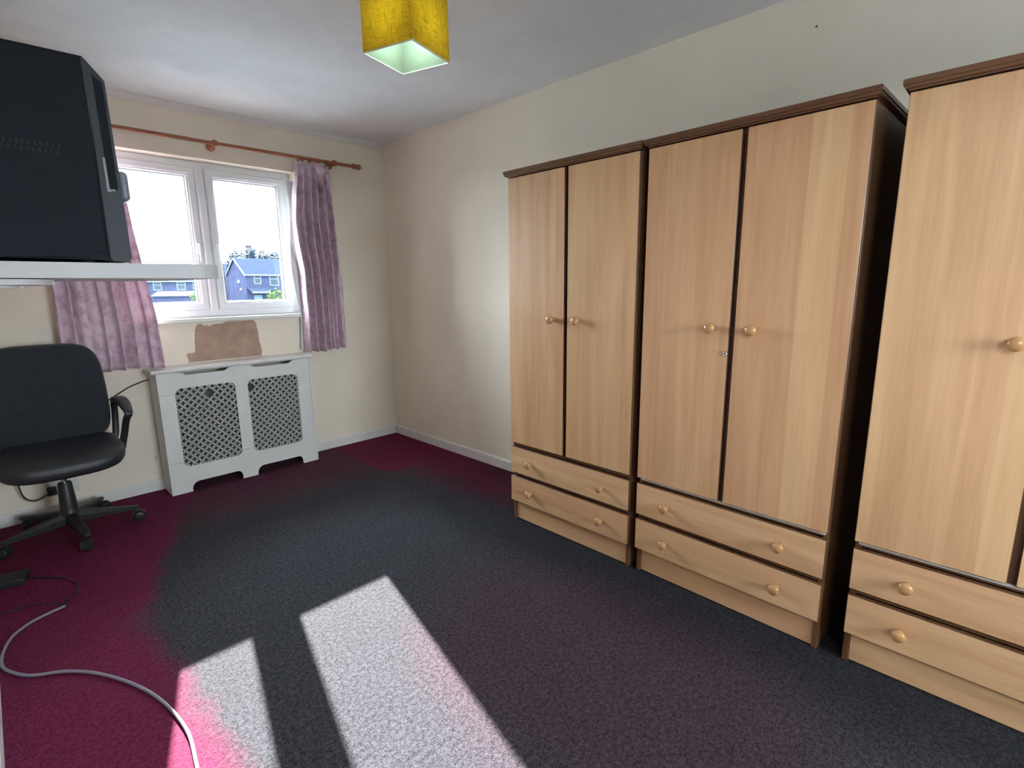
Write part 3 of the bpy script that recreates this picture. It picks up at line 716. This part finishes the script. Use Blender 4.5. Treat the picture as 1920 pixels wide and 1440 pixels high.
cushion('seat', SEATV, .50, .52, .085, 0, -.105, .458, .06, lambda x, y: -.022*max(0, -y-.35)**1.5*1.6+.012*x*x, ch)
# back rest: curved upholstered panel, rounded corners, slight wrap and recline
bm = bmesh.new(); rings = []
def backpt(x, z, off):
    s = (z-.50)/.5
    return Vector((x, .150+.050*s-.035*(x/.235)**2+off*.0, z))
prof = [(.90, .016), (.97, .006), (1.0, -.010), (1.0, -.028), (.975, -.042), (.92, -.050), (.74, -.055), (.45, -.056), (.15, -.056)]
for s, off in prof:
    r = []
    for i in range(64):
        t = 2*PI*i/64; c_, s_ = math.cos(t), math.sin(t); pw = 5.0
        ux = math.copysign(abs(c_)**(2/pw), c_); uz = math.copysign(abs(s_)**(2/pw), s_)
        zc = .738+.262*uz*s; wid = .250-.020*max(0, uz)**2
        x = wid*ux*s; p = backpt(x, zc, 0); p.y += off
        p.y += .006*math.exp(-((zc-.605)/.010)**2) if off < -.05 else 0
        r.append(p)
    rings.append(r)
loft(bm, rings); br = finish('backrest', bm, FABRIC_BLK, ch, smooth='all')
bm = bmesh.new()
tube(bm, [backpt(x, .610-.012*(x/.235)**2, 0)+Vector((0, -.0555, 0)) for x in [-.215+.43*i/20 for i in range(21)]], .0028, 6); finish('seam', bm, SEATV, br)
bm = bmesh.new(); bp_ = [backpt(x, z, 0)+Vector((0, .017, 0)) for x, z in ((-.17, .56), (.17, .56), (.17, .92), (-.17, .92))]
loft(bm, [bp_, [p+Vector((0, .012, 0)) for p in bp_]]); finish('back_shell', bm, BLACKPL, ch)
bm = bmesh.new(); tube(bm, spline([(0, .10, .393), (0, .27, .393), (0, .292, .46), (0, .262, .60), (0, .265, .72)]), .018, 8); finish('back_bar', bm, BLACKPL, ch, smooth=True)
def armrest(s):
    path = spline([(.238, .13, .425), (.262, .145, .47), (.272, .150, .56), (.276, .135, .645), (.280, .085, .680), (.284, .0, .690), (.288, -.09, .682), (.290, -.165, .655), (.287, -.188, .636), (.277, -.165, .60), (.265, -.130, .52), (.245, -.105, .425)], 6)
    bm = bmesh.new(); rings = []; n = len(path)
    for i, p in enumerate(path):
        d = (path[min(i+1, n-1)]-path[max(i-1, 0)]).normalized(); sd_ = Vector((1, 0, 0)); sd_ = (sd_-d*sd_.dot(d)).normalized(); nn = d.cross(sd_)
        pad = math.exp(-((p.y+.03)/.14)**4) if p.z > .63 else 0
        w_ = .016+.012*pad; h_ = .011+.003*pad
        r = []
        for k in range(12):
            t = 2*PI*k/12; c_, q_ = math.cos(t), math.sin(t)
            r.append(p+sd_*w_*math.copysign(abs(c_)**.55, c_)+nn*h_*math.copysign(abs(q_)**.55, q_))
        rings.append([Vector((v.x*s, v.y, v.z)) for v in r])
    loft(bm, rings); finish('armrest', bm, BLACKPL, ch, smooth='all')
armrest(1); armrest(-1)

# ------------------------------------------------------------------ cables, socket, adapter
def cable(name, label, pts, r, m, cat='cable', k=8):
    o = Vector(pts[0]); bm = bmesh.new(); tube(bm, spline([Vector(p)-o for p in pts], k), r, 8)
    return tag(finish(name, bm, m, smooth='all', loc=o), label, cat)
cable('floor_cable', 'grey cable curving across the red carpet into the sunlight',
      [(-2.30, -3.30, .0065), (-2.25, -2.70, .0065), (-2.214, -2.419, .0065), (-2.2, -2.261, .0065), (-2.222, -2.086, .0065), (-2.27, -1.935, .008), (-2.344, -1.785, .0065), (-2.42, -1.69, .0065), (-2.503, -1.630, .0065), (-2.55, -1.56, .0065), (-2.572, -1.49, .0065), (-2.566, -1.40, .0065), (-2.54, -1.31, .0065), (-2.49, -1.25, .0065), (-2.43, -1.22, .0065), (-2.378, -1.205, .0065)], .0052, CABLEG)
cable('power_lead', 'thin black lead looping on the carpet by the castors',
      [(-2.372, -1.20, .0035), (-2.40, -1.15, .0035), (-2.442, -1.113, .0035), (-2.50, -1.085, .0035), (-2.565, -1.083, .0035)], .003, CABLEB)
cable('adapter_lead', 'thin black lead trailing from the flat black adapter',
      [(-2.468, -.815, .006), (-2.43, -.84, .0035), (-2.37, -.90, .0035), (-2.342, -.961, .0035), (-2.325, -1.03, .0035), (-2.33, -1.111, .0035), (-2.375, -1.17, .0035)], .003, CABLEB)
ad = thing('power_adapter', 'flat black adapter block lying on the red carpet by the chair', 'adapter', (-2.522, -.795, 0), math.radians(-14))
bbox('body', -.050, .050, -.055, .055, .0015, .030, BLACKPL, ad, .005); bbox('lid_line', -.0505, .0505, -.0555, .0555, .0145, .0160, DARK, ad, 0)
cable('wall_lead', 'black lead clipped along the wall beside the radiator cover',
      [(-1.775, -.006, .722), (-1.80, -.006, .718), (-1.83, -.007, .708), (-1.88, -.008, .690), (-1.94, -.008, .655), (-1.99, -.008, .625), (-2.03, -.008, .60), (-2.10, -.008, .575)], .004, CABLEB)
so_ = thing('wall_socket', 'white double wall socket near the skirting behind the chair', 'socket', (-2.262, 0, .165))
bm = bmesh.new(); box(bm, -.073, .073, -.034, -.0005, -.043, .043, .004); finish('plate', bm, SOCK, so_)
for x in (-.05, .05): bbox('switch', x-.006, x+.006, -.038, -.034, .012, .030, SOCK, so_, .001)
pg = thing('plug', 'black plug in the wall socket with its lead looping down', 'plug', (-2.312, -.034, .158))
bm = bmesh.new(); box(bm, -.022, .022, -.030, -.0003, -.024, .024, .006); finish('body', bm, BLACKPL, pg)
bm = bmesh.new(); tube(bm, spline([(-.018, -.016, -.012), (-.05, -.02, -.030), (-.085, -.025, -.030), (-.115, -.03, .0), (-.128, -.035, .06), (-.130, -.04, .14), (-.125, -.04, .30)]), .004, 8); finish('lead', bm, CABLEB, pg, smooth='all')
bm = bmesh.new(); box(bm, -.009, .009, -.014, -.0003, -.012, .012, .003); lathe(bm, [(.006, -.016), (.006, .016)], axis_m((0, -.012, 0), (0, 0, 1)), 10)
tag(finish('pipe_clip', bm, SOCK, loc=(-1.792, 0, .211), smooth=True), 'small pale pipe clip on the wall beside the radiator cover', 'clip')

# ------------------------------------------------------------------ outside
GZ = -2.0
bm = bmesh.new(); box(bm, -250, 250, -200, 300, GZ-.5, GZ); struct(finish('ground_outside', bm, mat('far_ground', (.085, .105, .12), .95, vary=(.2, .2))), 'ground outside the window')
BRICK = mat('far_brick_hazed', (.016, .0185, .036), 1, spec=.05, vary=(1.2, .2)); ROOF = mat('far_slate', (.008, .012, .023), 1, spec=.1, vary=(2, .15))  # blue of the hazy glare is put into the brick colour
FRW = mat('far_white', (.055, .08, .095), .9, spec=.1, vary=(3, .05)); PANE = mat('far_pane', (.012, .018, .026), .7, spec=.1)
fh = Vector((fw.x, fw.y, 0)).normalized(); rh = Vector((rt.x, rt.y, 0)).normalized()
def px(x, y, dep): return CAM + (fw+rt*((x-960)/FPX)-up*((y-720)/FPX))*dep
def house(label, corner, ang, wid, dep, eave, ridge, wins, gable_x=True):
    """local x along facade (to the right), local y to the back"""
    dirx = rh*math.cos(ang)+fh*math.sin(ang)
    h = thing('house', label, 'house', (corner.x, corner.y, GZ), math.atan2(dirx.y, dirx.x))
    bm = bmesh.new(); box(bm, 0, wid, 0, dep, 0, eave)
    for x in (0, wid):
        v = [bm.verts.new(p) for p in ((x, 0, eave), (x, dep, eave), (x, dep/2, ridge-.05))]; bm.faces.new(v)
    finish('wall', bm, BRICK, h)
    sl = ridge-eave; ov = .28
    for s in (0, 1):
        bm = bmesh.new(); y0, y1 = (-ov, dep/2) if s == 0 else (dep+ov, dep/2); ze = eave-ov*sl/(dep/2)
        loft(bm, [[(-.2, y0, ze), (wid+.2, y0, ze), (wid+.2, y0, ze+.12), (-.2, y0, ze+.12)], [(-.2, y1, ridge), (wid+.2, y1, ridge), (wid+.2, y1, ridge+.12), (-.2, y1, ridge+.12)]])
        finish('roof_slope', bm, ROOF, h)
    bm = bmesh.new(); ze = eave-ov*sl/(dep/2)
    box(bm, -.2, wid+.2, -ov-.1, -ov, ze-.1, ze+.1)
    for s in (1, -1):
        y0 = -ov if s == 1 else dep+ov
        loft(bm, [[(-.28, y0, ze-.1), (-.16, y0, ze-.1), (-.16, y0, ze+.15), (-.28, y0, ze+.15)], [(-.28, dep/2, ridge-.1), (-.16, dep/2, ridge-.1), (-.16, dep/2, ridge+.15), (-.28, dep/2, ridge+.15)]])
    finish('bargeboard', bm, FRW, h)
    for (x0, x1, z0, z1, kind) in wins:
        bm = bmesh.new(); f = .12
        for a in ((x0, x0+f, z0, z1), (x1-f, x1, z0, z1), (x0, x1, z0, z0+f), (x0, x1, z1-f, z1), (x0, x1, z0+(z1-z0)*.6, z0+(z1-z0)*.6+f*.8)):
            box(bm, a[0], a[1], -.09, .02, a[2], a[3])
        o = finish('window' if kind == 'w' else 'door', bm, FRW, h)
        bm = bmesh.new(); box(bm, x0+f, x1-f, -.03, .01, z0+f, z1-f); finish('pane' if kind == 'w' else 'door_leaf', bm, PANE if kind == 'w' else FRW, o)
    return h
K = px(462, 540, 80)
h1 = house('brick house with white-trimmed gable and dark conifers behind', K, math.radians(50), 9.0, 6.5, 5.35, 7.75,
      [(1.25, 2.35, 3.75, 5.15, 'w'), (3.7, 5.2, 3.5, 5.2, 'w'), (1.0, 2.3, .2, 2.1, 'd'), (3.1, 3.9, 1.0, 2.2, 'w'), (5.4, 7.2, 1.0, 2.3, 'w')])
bm = bmesh.new(); loft(bm, [[(.1, -1.6, 2.45), (4.6, -1.6, 2.45), (4.6, -1.6, 2.65), (.1, -1.6, 2.65)], [(.1, -.02, 3.1), (4.6, -.02, 3.1), (4.6, -.02, 3.3), (.1, -.02, 3.3)]]); finish('porch_roof', bm, ROOF, h1)
bm = bmesh.new(); box(bm, .1, 4.6, -1.68, -1.6, 2.38, 2.62); finish('porch_fascia', bm, FRW, h1)
for p, q in (((-1.9, 3.6), .32), ((-2.6, 2.7), .22)):
    bm = bmesh.new(); lathe(bm, [(.05, 0), (q, .03), (q, .07), (.05, .09)], axis_m((0, 2.4 if q > .3 else 1.9, 4.2 if q > .3 else 3.0), (-1, -.3, .3)), 14); finish('satellite_dish', bm, FRW, h1)
K2 = px(262, 540, 82)
house('long brick house seen below the television shelf, three upper windows', K2, math.radians(12), 12.0, 7, 4.55, 7.15,
      [(1.95, 3.2, 2.95, 4.25, 'w'), (5.35, 6.65, 2.95, 4.25, 'w'), (7.7, 9.0, 2.95, 4.25, 'w')])
g = thing('garage', 'low garage with a dark pitched roof before the long house', 'garage', tuple(px(285, 540, 62).xy)+(GZ,), math.atan2(rh.y, rh.x)+.25)
bm = bmesh.new(); box(bm, 0, 6, 0, 4, 0, 2.3); finish('wall', bm, BRICK, g)
for y0, y1 in ((-.2, 2), (4.2, 2)):
    bm = bmesh.new(); loft(bm, [[(-.2, y0, 2.2), (6.2, y0, 2.2), (6.2, y0, 2.35), (-.2, y0, 2.35)], [(-.2, y1, 2.75), (6.2, y1, 2.75), (6.2, y1, 2.9), (-.2, y1, 2.9)]]); finish('roof_slope', bm, ROOF, g)
LEAFB = mat('far_conifer', (.005, .011, .018), 1, spec=.1, vary=(2, .3)); LEAFG = mat('far_leaf', (.03, .045, .015), 1, spec=.1, vary=(3, .35)); BARK = mat('bark', (.05, .04, .035), .9, vary=(8, .2))
def conifer(x, ytop, dep, wid, label):
    top = px(x, ytop, dep); h_ = top.z-GZ; rnd = random.Random(int(x*7+ytop))
    t = thing('conifer_tree', label, 'tree', (top.x, top.y, GZ), rnd.uniform(0, 6), 'conifers behind the brick house')
    bm = bmesh.new(); lathe(bm, [(.16, 0), (.03, h_*.97)], None, 7); finish('trunk', bm, BARK, t)
    bm = bmesh.new(); z = h_*.12
    while z < h_:
        rr = wid*1.5*(1-z/h_)**.55+.30; nb = 12
        for b in range(nb):
            a = 2*PI*b/nb+rnd.uniform(-.3, .3); l = rr*rnd.uniform(.65, 1.15); dr = l*rnd.uniform(-.12, .22)
            ca, sa = math.cos(a), math.sin(a); wd = .30*l+.18
            v = [bm.verts.new(p) for p in ((0, 0, z+.15), (ca*l*.55-sa*wd, sa*l*.55+ca*wd, z-dr*.4), (ca*l, sa*l, z+dr), (ca*l*.55+sa*wd, sa*l*.55-ca*wd, z-dr*.4), (ca*l*.5, sa*l*.5, z+.35*wd+.1))]
            for f in ((0, 1, 4), (1, 2, 4), (2, 3, 4), (3, 0, 4), (0, 3, 2, 1)): bm.faces.new([v[i] for i in f])
        z += rnd.uniform(.28, .42)
    finish('foliage', bm, LEAFB, t)
for i, (x, yt, wd) in enumerate(((424, 488, 1.3), (431, 474, 1.3), (440, 464, 1.4), (453, 470, 1.3), (465, 456, 1.7), (475, 466, 1.4), (490, 467, 1.4), (503, 468, 1.5), (515, 469, 1.7), (530, 460, 1.9))):
    conifer(x, yt, 98+((i*4) % 10)*3.6, wd, 'tall dark conifer rising behind the brick house')
for x in (418, 423, 428): conifer(x, 512+(x % 3)*3, 136+(x-418)*1.2, 1.2, 'shorter dark conifer beside the house gable')
def shrub(p, r, hgt, seed, label):
    rnd = random.Random(seed); t = thing('shrub', label, 'shrub', (p.x, p.y, GZ)); bm = bmesh.new()
    for i in range(420):
        v = Vector((rnd.gauss(0, 1), rnd.gauss(0, 1), rnd.gauss(0, 1))).normalized()*rnd.uniform(.75, 1.05)
        c = Vector((v.x*r, v.y*r, hgt/2+v.z*hgt/2)); n1 = Vector((rnd.gauss(0, 1), rnd.gauss(0, 1), rnd.gauss(0, 1))).normalized(); n2 = n1.cross(v+Vector((.1, .2, 0))).normalized()
        s = r*.16
        bm.faces.new([bm.verts.new(q) for q in (c-n1*s, c+n2*s*.6, c+n1*s, c-n2*s*.6)])
    finish('foliage', bm, LEAFG, t); bm = bmesh.new(); lathe(bm, [(.09, 0), (.04, hgt*.7)], None, 6); finish('stem', bm, BARK, t)
shrub(px(517, 550, 66), 1.25, 3.1, 4, 'pale green shrub in front of the gabled brick house')
shrub(px(366, 550, 60), .7, 2.9, 5, 'pale green shrub beside the low garage')
